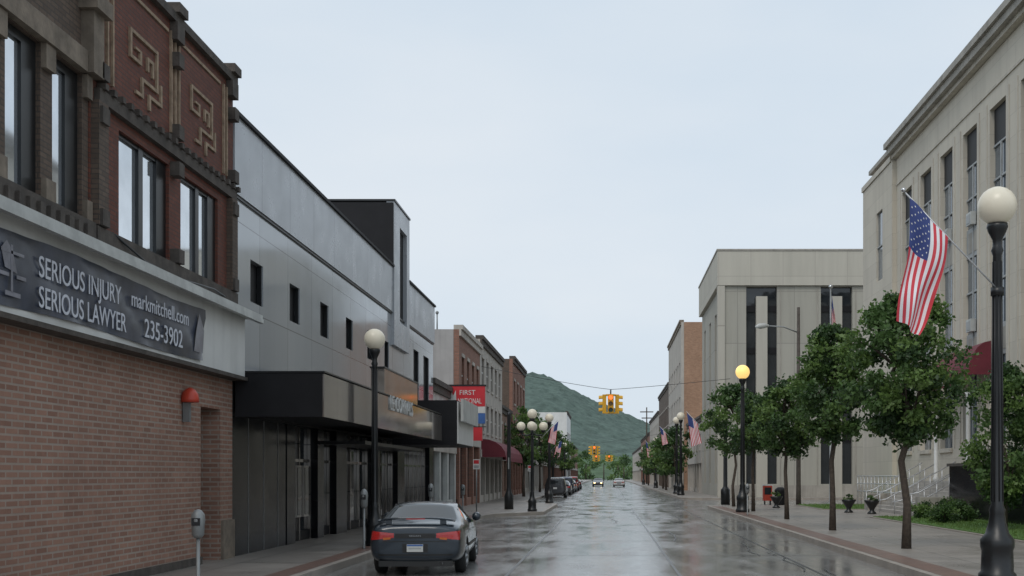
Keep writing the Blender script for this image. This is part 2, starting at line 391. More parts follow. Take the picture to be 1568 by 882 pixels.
for i,(x,yy) in enumerate([(7.0,120),(6.9,138),(7.2,152),(7,172),(7,200),(-6.9,97),(-7,122),(-7,150),(-7,185),(-7,215)]):
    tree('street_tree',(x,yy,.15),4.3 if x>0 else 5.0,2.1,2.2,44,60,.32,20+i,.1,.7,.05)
def shrub(x,yy,r,seed):
    e=grp('shrub',(x,yy,.2)); rng=np.random.default_rng(seed); p=P(); cl=leaves(p,rng,(0,0,r*.6),r,r*.55,22,110,.09,.28,.1); p.build('foliage',e)
    t=P()
    for q in cl[:6]: t.tube([(0,0,0),tuple(q)],[.03,.01],'bark',5)
    t.build('stems',e)
for i,(x,yy,r) in enumerate([(12.2,42.5,.55),(13.2,44,.6),(12.6,47,.5),(13.8,47.5,.6),(13.6,35,.8),(12.6,33.5,.55),(14.5,33,.9)]): shrub(x,yy,r,40+i)
p=P(); rng=np.random.default_rng(77)
for i in range(46):
    x=rng.uniform(-60,60); yy=rng.uniform(425,475); h=rng.uniform(3.5,6.5)
    leaves(p,rng,(x,yy,h*.8),rng.uniform(3,5),h,9,40,1.0,1.9,.1)
    p.tube([(x,yy,0),(x,yy,h)],[.25,.15],'bark',6)
p.build('distant_trees')

# ---------------------------------------------------------------- left: brick commercial building
b=grp('brick_storefront_building'); X=-8.2
p=P()
wall(p,1,X,8,25.7,.15,4.1,[(23.7,24.9,.15,3.33)],'brick_tan',.9)
p.box(-22,X-.91,8,25.69,.15,10.2,'brick_brown')
p.build('ground_floor_wall',b)
p=P(); p.box(X-.885,X-.85,23.7,24.9,.15,3.33,'dark'); p.box(X-.84,X-.80,23.85,24.75,.15,2.5,'stone_dark'); p.box(X,X+.06,24.93,25.69,.15,.98,'stone_brown'); p.box(X,X+.05,12,23.68,.15,.3,'stone_dark')
p.build('doorway_and_base',b)
p=P(); w1=[(14.5,15.6,5.95,8.2),(16.0,17.0,5.95,8.2),(17.36,18.34,5.95,8.2)]
wall(p,1,X,8,18.56,4.1,11.6,w1,'brick_brown',.9)
w2=[(19.68,21.93,5.92,7.73),(22.53,24.68,5.92,7.73)]
wall(p,1,X+.02,18.57,25.68,4.1,10.5,w2,'brick_red',.9)
p.build('upper_wall',b)
p=P()
for (a,c,z0,z1) in w1:
    p.box(X-.14,X-.12,a,c,z0,z1,'glass_up'); p.box(X-.118,X-.07,a,a+.12,z0,z1,'black'); p.box(X-.118,X-.07,c-.42,c,z0,z1,'black'); p.box(X-.118,X-.07,a+.12,c-.42,z1-.14,z1,'black'); p.box(X-.118,X-.07,a+.12,c-.42,z0,z0+.08,'black')
for (a,c,z0,z1) in w2:
    p.box(X-.12,X-.1,a,c,z0,z1,'glass_up')
    for u,w in ((a,a+.08),(a+.98,a+1.17),(c-.46,c)): p.box(X-.098,X-.04,u,w,z0,z1,'black')
    for u,w in ((a+.08,a+.98),(a+1.17,c-.46)): p.box(X-.098,X-.05,u,w,z1-.07,z1,'black'); p.box(X-.098,X-.05,u,w,z0,z0+.06,'black')
p.build('windows',b)
p=P()
p.box(X,X+.12,8,18.3,8.22,8.55,'stone_brown'); p.box(X,X+.14,8,18.54,5.62,5.92,'stone_dark')
yy=8.2
while yy<18.3: p.box(X+.14,X+.2,yy,yy+.14,5.64,5.82,'stone_dark'); yy+=.3
for a in (15.62,17.02,18.36): p.box(X,X+.08,a,a+.3 if a<18 else 18.55,5.93,6.25,'stone_brown'); p.box(X,X+.08,a,a+.3 if a<18 else 18.55,7.85,8.21,'stone_brown')
p.box(X,X+.2,18.32,18.7,8.23,9.2,'stone_brown'); p.box(X,X+.3,18.22,18.8,9.2,9.45,'stone_brown'); p.box(X,X+.16,8,18.2,9.5,9.7,'stone_brown')
X2=X+.02
p.box(X2,X2+.10,18.72,25.66,7.92,8.12,'stone_dark'); p.box(X2,X2+.12,18.6,25.66,5.62,5.9,'stone_dark')
yy=18.8
while yy<25.6: p.box(X2+.02,X2+.16,yy,yy+.12,8.12,8.22,'stone_dark'); yy+=.34
p.box(X2-.3,X2+.12,18.6,25.66,10.44,10.6,'stone_dark')
for a in (21.95,25.2): p.box(X2-.3,X2+.2,a,a+.45,10.6,10.78,'stone_dark'); p.box(X2,X2+.15,a+.02,a+.4,10.1,10.43,'stone_dark')
for a in (18.62,25.25): p.box(X2,X2+.13,a,a+.36,5.92,7.9,'brick_brown')
for a in (18.62,21.95,25.25):
    for z in (5.92,7.55,8.25,9.6): p.box(X2+.131 if a!=21.95 and z<7.9 else X2,X2+.18,a+.03,a+.3,z,z+.26,'stone_dark')
p.build('stone_trim',b)
p=P()
for a in (19.15,19.35,21.95,22.15,22.35,24.95,25.15): p.box(X2,X2+.045,a,a+.055,8.35,10.25,'buff')
def key(a0,s=1):
    L=[(.1,1.0,1.1,1.06),(.1,.55,.16,1.0),(1.04,.3,1.1,1.0),(.16,.55,.5,.61),(.44,.61,.5,.8),(.28,.76,.44,.8),(.5,.3,1.04,.36),(.5,.0,.56,.3),(.3,.0,.5,.06),(.7,.55,.76,.8),(.76,.74,.94,.8),(.88,.5,.94,.74),(.76,.1,1.25,.16),(1.19,.16,1.25,.5),(.76,-.12,.82,.1)]
    for (u0,z0,u1,z1) in L: p.box(X2,X2+.04,a0+u0*1.25*s,a0+u1*1.25*s,8.55+z0,8.55+z1,'buff')
key(19.95); key(22.9)
for a,c in ((19.5,21.85),(22.5,24.8)): p.box(X2,X2+.03,a,c,10.18,10.24,'buff')
p.build('brick_inlay_pattern',b)
p=P(); p.box(X,X+.30,8,25.62,4.08,5.38,'white'); p.box(X+.03,X+.58,8,26.0,5.385,5.47,'dirtywhite'); p.box(X+.50,X+.6,8,26.0,5.29,5.383,'dirtywhite'); p.box(X+.02,X+.34,8,25.7,4.0,4.076,'stone_dark')
p.build('sign_band',b)
p=P(); nb=60; v=[];f=[]
for i in range(nb+1):
    yb=12+(23.0-12)*i/nb
    for j in range(7):
        z=4.17+1.0*j/6-.03*math.sin(i/nb*math.pi*3)*(1 if j in(0,6) else .5); wv=.014*math.sin(yb*2.3+j)+.010*math.sin(yb*7+j*2)
        v.append((X+.33+wv,yb-(0.18*(1-j/6) if i==nb else 0),z))
for i in range(nb):
    for j in range(6): a=i*7+j; f.append((a,a+7,a+8,a+1))
p.add(v,f,'banner',True); p.build('banner',b)
p=P(); xx=X+.36
p.box(xx,xx+.004,15.45,15.5,4.35,4.98,'bannerart'); p.box(xx,xx+.004,15.2,15.8,4.86,4.9,'bannerart'); p.box(xx,xx+.004,15.15,15.4,4.55,4.6,'bannerart'); p.box(xx,xx+.004,15.6,15.85,4.55,4.6,'bannerart'); p.box(xx,xx+.004,15.3,15.7,4.3,4.36,'bannerart')
p.add([(xx,15.2,4.9),(xx,15.35,5.02),(xx,15.5,4.9),(xx,15.62,4.62),(xx,15.3,4.66)],[(0,4,3,2,1)],'bannerart')
p.add([(xx,22.3,4.3),(xx,22.78,4.3),(xx,22.86,4.75),(xx,22.6,5.05),(xx,22.42,4.7)],[(0,1,2,3,4)],'bannerart')
p.build('banner_artwork',b)
text('SERIOUS INJURY',b,(X+.362,16.2,4.69),.42,FX,'text','banner_line_1',.003,.90,off=.001)
text('SERIOUS LAWYER',b,(X+.362,16.2,4.27),.42,FX,'text','banner_line_2',.003,.88,off=.001)
text('markmitchell.com',b,(X+.362,19.35,4.74),.37,FX,'text','banner_web',.003,1.0,off=.001)
text('235-3902',b,(X+.362,19.9,4.29),.45,FX,'text','banner_phone',.003,1.05,off=.001)
P().tube([(X+.12,19.2,5.9),(X+.25,20.2,5.62),(X+.45,21.3,5.5),(X+.5,22.4,5.55),(X+.3,23.6,5.68),(X+.1,25,5.72)],.018,'black',6).build('cable',b)
e=grp('fire_alarm_bell',(X+.02,22.7,3.25)); p=P()
p.lathe([(.17,0),(.17,.06),(.15,.16),(.10,.24),(.03,.28)],'orange',(.12,0,.1),16); p.box(0,.12,-.06,.06,-.28,.09,'steel'); p.box(0,.2,-.03,.03,.1,.22,'steel'); p.build('bell',e)

# ---------------------------------------------------------------- theatre
t=grp('theatre_building'); p=P()
wins=[(a,a+1.0,5.95,6.92) for a in (27.1,30.45,33.7,37.0,40.3)]+[(43.4,44.3,5.95,6.92)]
wins2=[(49.9,51.3,4.4,7.3),(52.6,54.2,4.4,7.3)]
wall(p,1,X-.03,25.72,55.5,4.2,8.08,wins+wins2,'greypanel_lo',.3)
wall(p,1,X+.05,25.72,44.7,8.14,9.85,[],'greypanel',.35)
wall(p,1,X+.05,48.15,55.5,8.14,9.85,[],'greypanel',.35)
p.build('upper_facade',t)
p=P(); p.box(X-.3,X+.02,25.72,55.5,8.08,8.14,'black'); p.box(X-.35,X+.12,25.72,44.68,9.85,9.93,'blackmatte'); p.box(X-.35,X+.12,48.17,55.5,9.85,9.93,'blackmatte')
for (a,c,z0,z1) in wins+wins2: p.box(X-.22,X-.18,a,c,z0,z1,'dark'); p.box(X-.16,X-.06,a,a+.06,z0,z1,'black'); p.box(X-.16,X-.06,c-.06,c,z0,z1,'black')
p.box(-26,X-.36,25.72,55.5,.15,9.6,'greywall')
p.build('trim_and_core',t)
p=P(); wall(p,1,X+.1,44.7,48.13,6.9,12.35,[(45.9,47.5,7.9,11.6)],'greypanel',.3); p.box(X-.1,X-.06,45.9,47.5,7.9,11.6,'blackmatte')
p.box(-10.6,X-.21,44.72,48.1,8,12.34,'blackmatte'); p.box(-10.65,X+.14,44.66,48.17,12.36,12.43,'black'); p.box(-10.6,X+.07,44.66,44.695,9.94,12.3,'blackmatte'); p.build('roof_tower',t)
p=P(); p.box(X+.08,-6.24,25.75,44,3.3,4.1,'blackmatte'); p.box(-6.235,-6.2,25.74,44,3.22,4.16,'bronze'); p.box(X+.06,-6.24,25.71,25.745,3.22,4.18,'blackmatte'); p.box(X,-6.18,25.69,44,4.185,4.22,'black')
p.box(-6.6,-6.22,32.8,38.5,4.225,4.92,'bronze'); p.box(-6.62,-6.2,32.75,38.55,4.925,4.97,'black')
p.box(X,-5.75,44.9,50,3.1,4.8,'blackmatte'); p.box(-5.745,-5.7,44.95,50,3.15,4.75,'white'); p.box(-5.6,-5.5,44.9,50.05,4.0,4.85,'dirtywhite')
p.box(X,-6.9,33.5,44,2.82,2.92,'black'); p.build('marquee',t)
text('LE CORRALS',t,(-6.19,33.4,3.80),.62,FX,'white','marquee_letters',.03,1.12)
p=P(); p.box(X-.3,X-.02,25.72,30.1,.15,3.25,'blackpanel')
for a,c in ((30.1,30.9),(33.3,34.0),(35.6,37.0),(41.2,42.4),(46,47.5),(54.2,55.5)): p.box(X-.3,X,a,c,.15,3.25,'blackpanel')
p.box(X-.3,X+.01,25.72,55.5,3.26,4.17,'blackmatte')
for a,c in ((30.9,33.3),(34,35.6),(37,41.2),(42.4,46),(47.5,54.2)):
    p.box(X-.32,X-.29,a,c,.15,3.25,'glass')
    n=max(1,int((c-a)/1.1))
    for i in range(n+1):
        u=a+(c-a-.06)*i/n; p.box(X-.285,X-.2,u,u+.06,.15,3.25,'bronze')
    p.box(X-.284,X-.21,a+.06,c-.06,2.3,2.38,'bronze'); p.box(X-.284,X-.21,a+.06,c-.06,.16,.42,'blackmatte')
for u in (31.6,32.35): 
    p.box(X-.2,X-.15,u,u+.5,.8,2.2,'beige'); p.box(X-.149,X-.13,u+.06,u+.44,.86,2.14,'glass')
for u in (26.9,28.1,29.3): p.box(X-.019,X-.012,u,u+.03,.16,3.24,'steel')
p.build('ground_floor',t)

# ---------------------------------------------------------------- generic street-front building
def shop(name,side,x,y0,y1,zt,wm,sm,wins,frontm='glass',depth=18,awn=None,cornice='stone_dark',gf=3.6,trim='beige'):
    """side=+1 left hand side of the street (faces +X), -1 right hand side"""
    e=grp(name); s=side; p=P()
    wall(p,s,x,y0,y1,gf,zt,wins,wm,.3)
    p.box(x-s*.31,x-s*depth,y0,y1,.15,zt-.3,sm); p.box(x-s*.31,x-s*depth,y0,y0+.3,zt-.3,zt,sm); p.build('walls',e)
    p=P()
    for (a,c,z0,z1) in wins:
        p.box(x-s*.16,x-s*.12,a,c,z0,z1,'glass'); p.box(x-s*.115,x-s*.08,(a+c)/2-.04,(a+c)/2+.04,z0,z1,'white'); p.box(x-s*.118,x-s*.085,a,c,(z0+z1)/2-.04,(z0+z1)/2+.04,'white'); p.box(x,x+s*.08,a-.1,c+.1,z0-.16,z0,trim)
        p.box(x,x+s*.05,a-.08,c+.08,z1,z1+.2,trim)
    n=max(2,int((y1-y0)/3))
    for i in range(n+1): u=y0+(y1-y0-.5)*i/n; p.box(x-s*.3,x,u,u+.5,.15,gf-.5,wm)
    p.box(x-s*.3,x-s*.25,y0,y1,.15,gf-.5,frontm); p.box(x-s*.3,x+s*.05,y0,y1,gf-.5,gf,trim); p.box(x-s*.24,x-s*.1,y0,y1,.15,.6,wm)
    p.box(x-s*.3,x+s*.22,y0,y1,zt,zt+.25,cornice); p.box(x+s*.002,x+s*.12,y0,y1,zt-.35,zt-.003,cornice)
    p.build('windows_and_trim',e)
    if awn:
        a,c,z0,z1,d,m=awn; p=P(); v=[]
        for k in range(6):
            th=k/5*math.pi/2; v+= [(x+s*d*math.sin(th),a,z1-(z1-z0)*(1-math.cos(th))),(x+s*d*math.sin(th),c,z1-(z1-z0)*(1-math.cos(th)))]
        v+=[(x+s*d,a,z0-.25),(x+s*d,c,z0-.25),(x,a,z0),(x,c,z0)]
        f=[(2*k,2*k+1,2*k+3,2*k+2) for k in range(6)]+[(0,2,4,6,8,10,14),(15,11,9,7,5,3,1)]
        p.add(v,f,m); p.build('awning',e)
    return e
def wrow(y0,y1,n,w,z0,z1):
    st=(y1-y0)/n; return [(y0+st*(i+.5)-w/2,y0+st*(i+.5)+w/2,z0,z1) for i in range(n)]
shop('shop_building',1,-8.35,55.6,64.8,6.3,'dirtywhite','greywall',wrow(56.5,64,3,1.1,4.2,5.4))
e=grp('bank_sign'); p=P(); p.box(-8.5,-6.45,61.9,62.2,5.55,6.62,'red'); p.box(-8.58,-6.38,61.88,62.22,6.62,6.7,'black'); p.box(-8.0,-6.45,61.9,62.2,5.2,5.54,'white'); p.box(-7.6,-6.45,61.9,62.2,4.65,5.19,'blue'); p.box(-8.3,-7.65,61.9,62.2,4.5,5.19,'white'); p.box(-7.4,-6.6,61.92,62.18,3.75,4.45,'red'); p.box(-8.3,-6.4,62.0,62.1,4.46,4.5,'black'); p.build('sign_panels',e)
text('FIRST',e,(-7.80,61.89,6.16),.36,FY,'white','sign_text',.005); text('NATIONAL',e,(-7.88,61.89,5.70),.40,FY,'white','sign_text',.005,.62)
P().add([(-8.40,61.885,6.05),(-8.22,61.885,6.4),(-8.12,61.885,6.1),(-7.98,61.885,6.4),(-7.94,61.885,5.75),(-8.3,61.885,5.75)],[(0,5,4,3,2,1)],'white').build('sign_logo',e)
shop('brick_shop_building',1,-8.2,65,75.6,10.0,'brick_br2','greywall',wrow(65.5,75.5,4,1.1,6.6,8.6),cornice='beige',gf=4.2)
P().tube([(-9.5,65.6,9.9),(-9.5,65.6,11)],.04,'steel',6).sphere((-9.5,65.6,11.0),.1,'steel',10).build('roof_vent')
shop('shop_building',1,-8.2,75.7,91.6,10.7,'beige','brick_br2',wrow(76,91,5,1.5,4.8,6.6)+wrow(76,91,5,1.5,7.8,9.6),awn=(76.5,91.5,3.1,4.3,1.6,'maroon'))
shop('brick_commercial_building',1,-8.2,101.8,117,12.0,'brick_br2','brick_brown',wrow(102,117,4,1.3,5,6.8)+wrow(102,117,4,1.3,8.2,10.2))
shop('shop_building',1,-8.4,91.7,101.7,7.2,'brick_tan','brick_tan',wrow(92,101,3,1.3,4.4,6))
shop('shop_building',1,-8.2,117.2,150,5.6,'beige','beige',wrow(118,149,6,1.5,4.2,5.0))
shop('shop_building',1,-8.2,150.2,180,7.0,'brick_tan','beige',wrow(151,179,6,1.5,4.2,6.0))
shop('white_office_building',1,-8.2,238,262,14.6,'white','white',wrow(239,261,5,2.5,5,6.6)+wrow(239,261,5,2.5,8.5,10.5))
shop('shop_building',1,-8.4,180.5,237,5.2,'brick_br2','greywall',wrow(181,236,9,1.5,4.0,4.9))
shop('shop_building',1,-8.4,263,330,9,'brick_br2','greywall',wrow(264,329,9,1.5,5,7))
shop('brick_commercial_building',-1,8.5,135,163,19.5,'beige','brick_or',wrow(136,162,7,1.3,5,7)+wrow(136,162,7,1.3,9,11)+wrow(136,162,7,1.3,13,15),cornice='stone_brown')
shop('shop_building',-1,8.6,163.3,196,14.6,'brick_brown','brick_br2',wrow(164,195,8,1.4,5,7)+wrow(164,195,8,1.4,9,11.5))
shop('shop_building',-1,8.6,196.3,238,12.4,'beige','beige',wrow(197,237,9,1.5,5,7)+wrow(197,237,9,1.5,8.5,10.5))
shop('shop_building',-1,8.6,238.3,300,10.4,'brick_br2','greywall',wrow(239,299,12,1.5,5,7.5))
shop('shop_building',-1,8.6,300.3,400,9,'beige','greywall',wrow(301,399,16,1.8,5,7))
shop('shop_building',-1,9.2,114.6,134.6,7.5,'beige','beige',wrow(115,134,5,1.5,4.5,6))

# ---------------------------------------------------------------- bank building (right, beyond the cross street)
e=grp('bank_office_building'); p=P(); by=95; bx=8.9; XR=27.5
ops=[(11.25,13.75,1.2,17.2),(17.3,19.85,1.2,17.2),(23.4,25.9,1.2,17.2)]
wall(p,-1,by+.25,bx+.3,XR,.15,17.25,ops,'bank_agg',.5,'X')
wall(p,-1,bx+.3,by+.76,114,.15,17.25,[(99,100.6,1.2,15.5),(104.5,106.1,1.2,15.5),(110,111.6,1.2,15.5)],'bank_agg',.5)
p.box(bx+.85,XR,by+.8,114,.15,17,'dark'); p.build('walls',e)
p=P(); p.box(bx,XR+.3,by,114.3,17.27,20.05,'bank_top'); p.box(bx-.06,XR+.36,by-.06,114.36,20.06,20.2,'lime_dk')
p.box(bx+.02,bx+.6,by+.02,by+.3-.06,.15,17.24,'bank') ; p.box(bx+.02,bx+.28,by+.3,by+.75,.15,17.24,'bank')
for a,c in ((12.05,12.95),(18.1,19.0),(24.2,25.1)): p.box(a,c,by+.1,by+.6,.15,16.4,'bank')
for a in (14.0,17.0,20.1,23.1): p.box(a,a+.06,by+.2,by+.248,.3,17.2,'lime_dk')
for a,c,z0,z1 in ops:
    p.box(a,c,by+.72,by+.76,z0,z1,'glass')
    for zz in (4.6,8.2,11.8,15.2): p.box(a,c,by+.62,by+.715,zz,zz+.5,'blackmatte')
p.box(bx+.3,XR,by+.12,by+.245,.15,1.1,'lime_dk'); p.build('fascia_and_piers',e)

# ---------------------------------------------------------------- courthouse / limestone building (right, near)
e=grp('limestone_government_building'); p=P(); CX=16.0
bays=[44.5-3.68*k for k in range(1,6)]+[44.5,48.2,51.9,55.5,59.1,62.8]
ops=[(c-1.0,c+1.0,3.2,17.2) for c in bays]+[(67.3,68.8,13.2,17.2),(67.3,68.8,8.8,11.8),(67.3,68.8,4.2,7.2)]
wall(p,-1,CX,22,65.0,.15,19.4,[o for o in ops if o[0]<65],'lime',.6)
wall(p,-1,CX-.25,65.0,72.4,.15,19.3,[o for o in ops if o[0]>65],'lime',.85)
p.box(CX+.61,50,22,72.39,.15,19.2,'lime'); p.build('walls',e)
p=P()
for c in bays:
    a0,a1=c-1.0,c+1.0
    p.box(CX+.24,CX+.27,a0,a1,3.2,17.2,'winblue')
    for z0,z1 in ((6.9,8.2),(11.6,12.9)): p.box(CX+.17,CX+.235,a0,a1,z0,z1,'spandrel'); p.box(CX+.15,CX+.168,a0+.3,a1-.3,z0+.2,z1-.2,'lime_dk')
    p.box(CX+.20,CX+.235,a0,a1,15.7,17.2,'dark')  # near-black panel across the top of each window bay
    p.box(CX+.13,CX+.2,c-.05,c+.05,3.2,15.65,'spandrel')
    for z in (4.9,10.0,14.2,15.62): p.box(CX+.16,CX+.23,a0,a1,z,z+.08,'spandrel')
    if int(c*7)%3==0: p.box(CX-.08,CX+.15,c-.4,c+.3,8.25,8.8,'dirtywhite'); p.box(CX-.1,CX-.082,c-.3,c+.2,8.32,8.7,'spandrel')
    if int(c*5)%3==1: p.box(CX-.08,CX+.15,c-.4,c+.3,12.95,13.5,'dirtywhite'); p.box(CX-.1,CX-.082,c-.3,c+.2,13.02,13.4,'spandrel')
    p.box(CX-.1,CX,a0-.05,a1+.05,3.0,3.18,'lime_plain')
    p.box(CX-.035,CX-.003,a1+.28,a1+.42,3.2,17.5,'lime_plain'); p.box(CX-.035,CX-.003,a0-.42,a0-.28,3.2,17.5,'lime_plain')
for o in ops[-3:]: p.box(CX-.13,CX-.1,o[0],o[1],o[2],o[3],'winblue'); p.box(CX-.2,CX-.132,o[0],o[1],(o[2]+o[3])/2-.04,(o[2]+o[3])/2+.04,'spandrel')
p.build('window_bays',e)
p=P(); p.box(CX-.3,CX+1,21.8,65.0,19.42,19.62,'lime_plain'); p.box(CX-.55,CX+1,21.6,65.1,19.62,19.95,'lime_dk'); p.box(CX-.7,CX+1,21.5,65.2,19.95,20.25,'lime_dk'); p.box(CX-.33,CX+1,65.21,72.5,19.32,19.62,'lime_plain'); p.box(CX,50,30,72,20.26,20.5,'lime_dk')
p.box(CX-.06,CX-.001,22,64.9,17.9,18.0,'lime_plain'); p.box(CX-.2,CX,22,49,.15,1.9,'lime_plain'); p.build('cornice',e)
p=P(); a,c,z0,z1,d=48.6,54.6,6.1,7.5,.95; v=[]
for k in range(6):
    th=k/5*math.pi/2; v+=[(CX-.13-d*math.sin(th),a,z1-(z1-z0)*(1-math.cos(th))),(CX-.13-d*math.sin(th),c,z1-(z1-z0)*(1-math.cos(th)))]
v+=[(CX-.13-d,a,z0-.3),(CX-.13-d,c,z0-.3),(CX-.13,a,z0),(CX-.13,c,z0)]
p.add(v,[(2*k,2*k+1,2*k+3,2*k+2) for k in range(6)]+[(0,2,4,6,8,10,14),(15,11,9,7,5,3,1)],'maroon'); p.build('entrance_awning',e)
text('ENTRANCE',e,(CX-.14-d,53.9,z0-.2),.4,FMX,'white','awning_text',.004)
p=P()
for yy in (49.2,54.0): p.lathe([(.14,0),(.14,.2),(.10,.25),(.09,4.3),(.14,4.4)],'white',(CX-.9,yy,1.6 if yy>50 else 1.0),12)
p.box(14.4,15.8,40,49.5,.15,2.3,'blackpanel'); p.box(14.3,15.9,39.9,49.55,2.3,2.42,'stone_dark'); p.build('entrance_columns_and_wall',e)
s=grp('stone_stairs'); p=P()
for i in range(10): p.box(13.3+i*.27,CX,50.4,59.6,.15+i*.15,.15+(i+1)*.15,'concrete')
p.box(13.2,CX,49.6,50.39,.15,1.0,'lime_dk'); p.box(13.2,CX,59.61,60.4,.15,1.0,'lime_dk'); p.build('steps',s)
p=P()
for yy in (50.6,53.6,56.5,59.4):
    for h in (.55,.95): p.tube([(13.0,yy,.15+h),(13.4,yy,.15+h+.08),(15.9,yy,1.6+h)],.028,'rail',6)
    for k in range(6): xx=13.1+k*.54; zz=.15+max(0,(xx-13.3)/2.7*1.5); p.tube([(xx,yy,zz),(xx,yy,zz+1.0)],.025,'rail',6)
for k in range(12): p.tube([(15.0,60.5+k*.9,.15),(15.0,60.5+k*.9,1.9)],.025,'rail',6)
for h in (1.0,1.45,1.88): p.tube([(15.0,60.5,h),(15.0,70.5,h)],.028,'rail',6)
p.build('handrails',s)

# ---------------------------------------------------------------- lamps
def lamp(x,yy,h,lit=False,multi=False,z=.15):
    e=grp('street_lamp',(x,yy,z)); k=h/6.3
    p=P(); prof=[(.30,0),(.30,.12),(.26,.16),(.25,.5),(.27,.56),(.27,.68),(.19,.78),(.14,.95),(.12,1.1),(.13,1.16),(.10,1.24),(.085,2.5),(.07,5.3),(.10,5.38),(.075,5.45),(.075,5.55),(.14,5.68),(.17,5.76),(.16,5.82)]
    p.lathe([(r*k,zz*k) for r,zz in prof],'black',seg=16)
    for q in range(8):
        a=q*math.pi/4; p.tube([(.098*k*math.cos(a),.098*k*math.sin(a),1.3*k),(.072*k*math.cos(a),.072*k*math.sin(a),5.2*k)],.012*k,'black',5)
    p.build('post',e)
    g=P(); r=.31*k; top=5.82*k+r*.93; g.sphere((0,0,top),r,'globe_lit' if lit else 'globe',24)
    if multi:
        q=P()
        for sx in (-1,1):
            q.tube([(0,0,4.9*k),(sx*.25,0,4.75*k),(sx*.5,0,4.8*k),(sx*.55,0,4.95*k)],.035,'black'); q.lathe([(.05,0),(.12,.08),(.12,.12)],'black',(sx*.55,0,4.93*k),12); g.sphere((sx*.55,0,4.93*k+.12+r*.8),r*.9,'globe',20)
            q.tube([(0,0,4.9*k),(0,sx*.25,4.75*k),(0,sx*.5,4.8*k),(0,sx*.55,4.95*k)],.035,'black'); g.sphere((0,sx*.55,4.93*k+.12+r*.8),r*.9,'globe',20)
        q.build('arms',e)
    g.build('globe',e); return e
lamp(6.6,19.9,6.55)
lamp(6.5,56.5,6.95,lit=True)
lamp(-5.9,29.8,5.4)
lamp(-3.7,57.9,4.95,multi=True)
lamp(-3.7,75,5.6)
lamp(6.5,104,7.2)
lamp(6.6,112,7.2)
lamp(6.6,160,6.8); lamp(-6,130,6.2); lamp(-6,165,6.2); lamp(6.6,215,6.8)
e=grp('utility_post',(7.1,70.7,.15)); P().lathe([(.28,0),(.28,.9),(.2,1.0),(.13,1.1),(.10,6.6),(.12,6.7),(.03,6.8)],'black').build('post',e)
e=grp('utility_post',(-5.15,61.5,.15)); P().lathe([(.24,0),(.24,.7),(.15,.9),(.11,1.1),(.09,4.9),(.11,5.0),(.02,5.1)],'black').box(-.03,.03,-.16,-.12,2.1,2.7,'steel').build('post',e)
# flags
def flag(parent,h0,h1,f0,f1,amp,nx=26,ns=26,stars=True,sag=(0,0,0),normal=(0,-1,0)):
    h0,h1,f0,f1=[Vector(a) for a in (h0,h1,f0,f1)]; nv=Vector(normal); sg=Vector(sag)
    def S(s,t):
        a=h0.lerp(h1,s); c=f0.lerp(f1,s); q=a.lerp(c,t)+sg*math.sin(math.pi*t)*(.4+.6*s)
        w=amp*math.sin(s*9+t*5)*(.25+t)+amp*.5*math.sin(s*4-t*8+1)
        side=(h1-h0).normalized()*amp*.7*math.sin(t*6.5+s*2)*t
        return q+nv*w+side
    p=P(); v=[S(i/ns,j/nx) for i in range(ns+1) for j in range(nx+1)]
    grpd={}
    for i in range(ns):
        for j in range(nx):
            st=int(i/ns*13); can=(st<7 and (j+.5)/nx<.4); k='flag_b' if can else ('flag_r' if st%2==0 else 'flag_w')
            a=i*(nx+1)+j; grpd.setdefault(k,[]).append((a,a+nx+1,a+nx+2,a+1))
    for k,fs in grpd.items(): p.add(v,fs,k,True)
    if stars:
        for r in range(7):
            for c in range(5+(r%2)):
                s=(r+.7)/7.2*.53; t=.03+(c+(.5 if r%2==0 else .1))/5.6*.36
                q=S(s,t); du=(S(s+.01,t)-q).normalized(); dv=(S(s,t+.01)-q).normalized(); nn=du.cross(dv).normalized(); rr=(h1-h0).length*.021
                for sg2 in (1,-1):
                    vv=[q+nn*.006*sg2+(du*math.cos(a)+dv*math.sin(a))*(rr if m%2==0 else rr*.45) for m,a in enumerate([k*math.pi/5 for k in range(10)])]
                    p.add(vv,[tuple(range(10))],'flag_w')
    p.build('flag_cloth',parent)
e=grp('american_flag'); flag(e,(5.06,19.7,6.58),(5.72,19.7,5.94),(4.85,19.62,4.55),(5.14,19.62,4.30),.10,36,39,True,sag=(.14,0,-.02))
P().tube([(6.62,19.85,5.05),(4.99,19.7,6.68)],.014,'rail',8).sphere((4.96,19.69,6.72),.04,'chrome',10).lathe([(.11,0),(.11,.14)],'black',(6.6,19.9,4.98),12).build('flag_staff',e)
def smallflag(x,yy,z,s=1,dr=-1):
    e=grp('american_flag'); flag(e,(x,yy,z+1.0*s),(x+.55*s*-dr,yy,z+.45*s),(x+.25*s*-dr,yy,z-.75*s),(x+.75*s*-dr,yy,z-.55*s),.04,13,13,False)
    P().tube([(x+1.3*s*-dr,yy,z-.3*s),(x-.05,yy,z+1.08*s)],.02,'rail',6).build('flag_staff',e)
smallflag(7.0,103.5,5.7,1.7,-1)
smallflag(-3.1,74.5,4.5,.85,1) ; smallflag(5.0,111.8,5.5,1,-1); smallflag(5.2,160,5.2,1.3,-1); smallflag(-5,130,4.6,1.2,1)
e=grp('flagpole',(13.3,70,.15)); P().lathe([(.3,0),(.3,.1),(.09,.15),(.07,8),(.045,12.9)],'steel',seg=12).sphere((0,0,13),.12,'chrome',12).build('pole',e)
flag(e,(.06,0,12.6),(.06,0,11.3),(.35,0,10.3),(.15,0,9.2),.12,16,13,False)
e=grp('cobra_street_light',(11.3,69.5,.15)); P().lathe([(.16,0),(.14,1),(.09,11.7)],'stone_dark',seg=12).tube([(0,0,10.2),(-.9,0,10.55),(-1.8,0,10.6)],.04,'steel').build('pole',e)
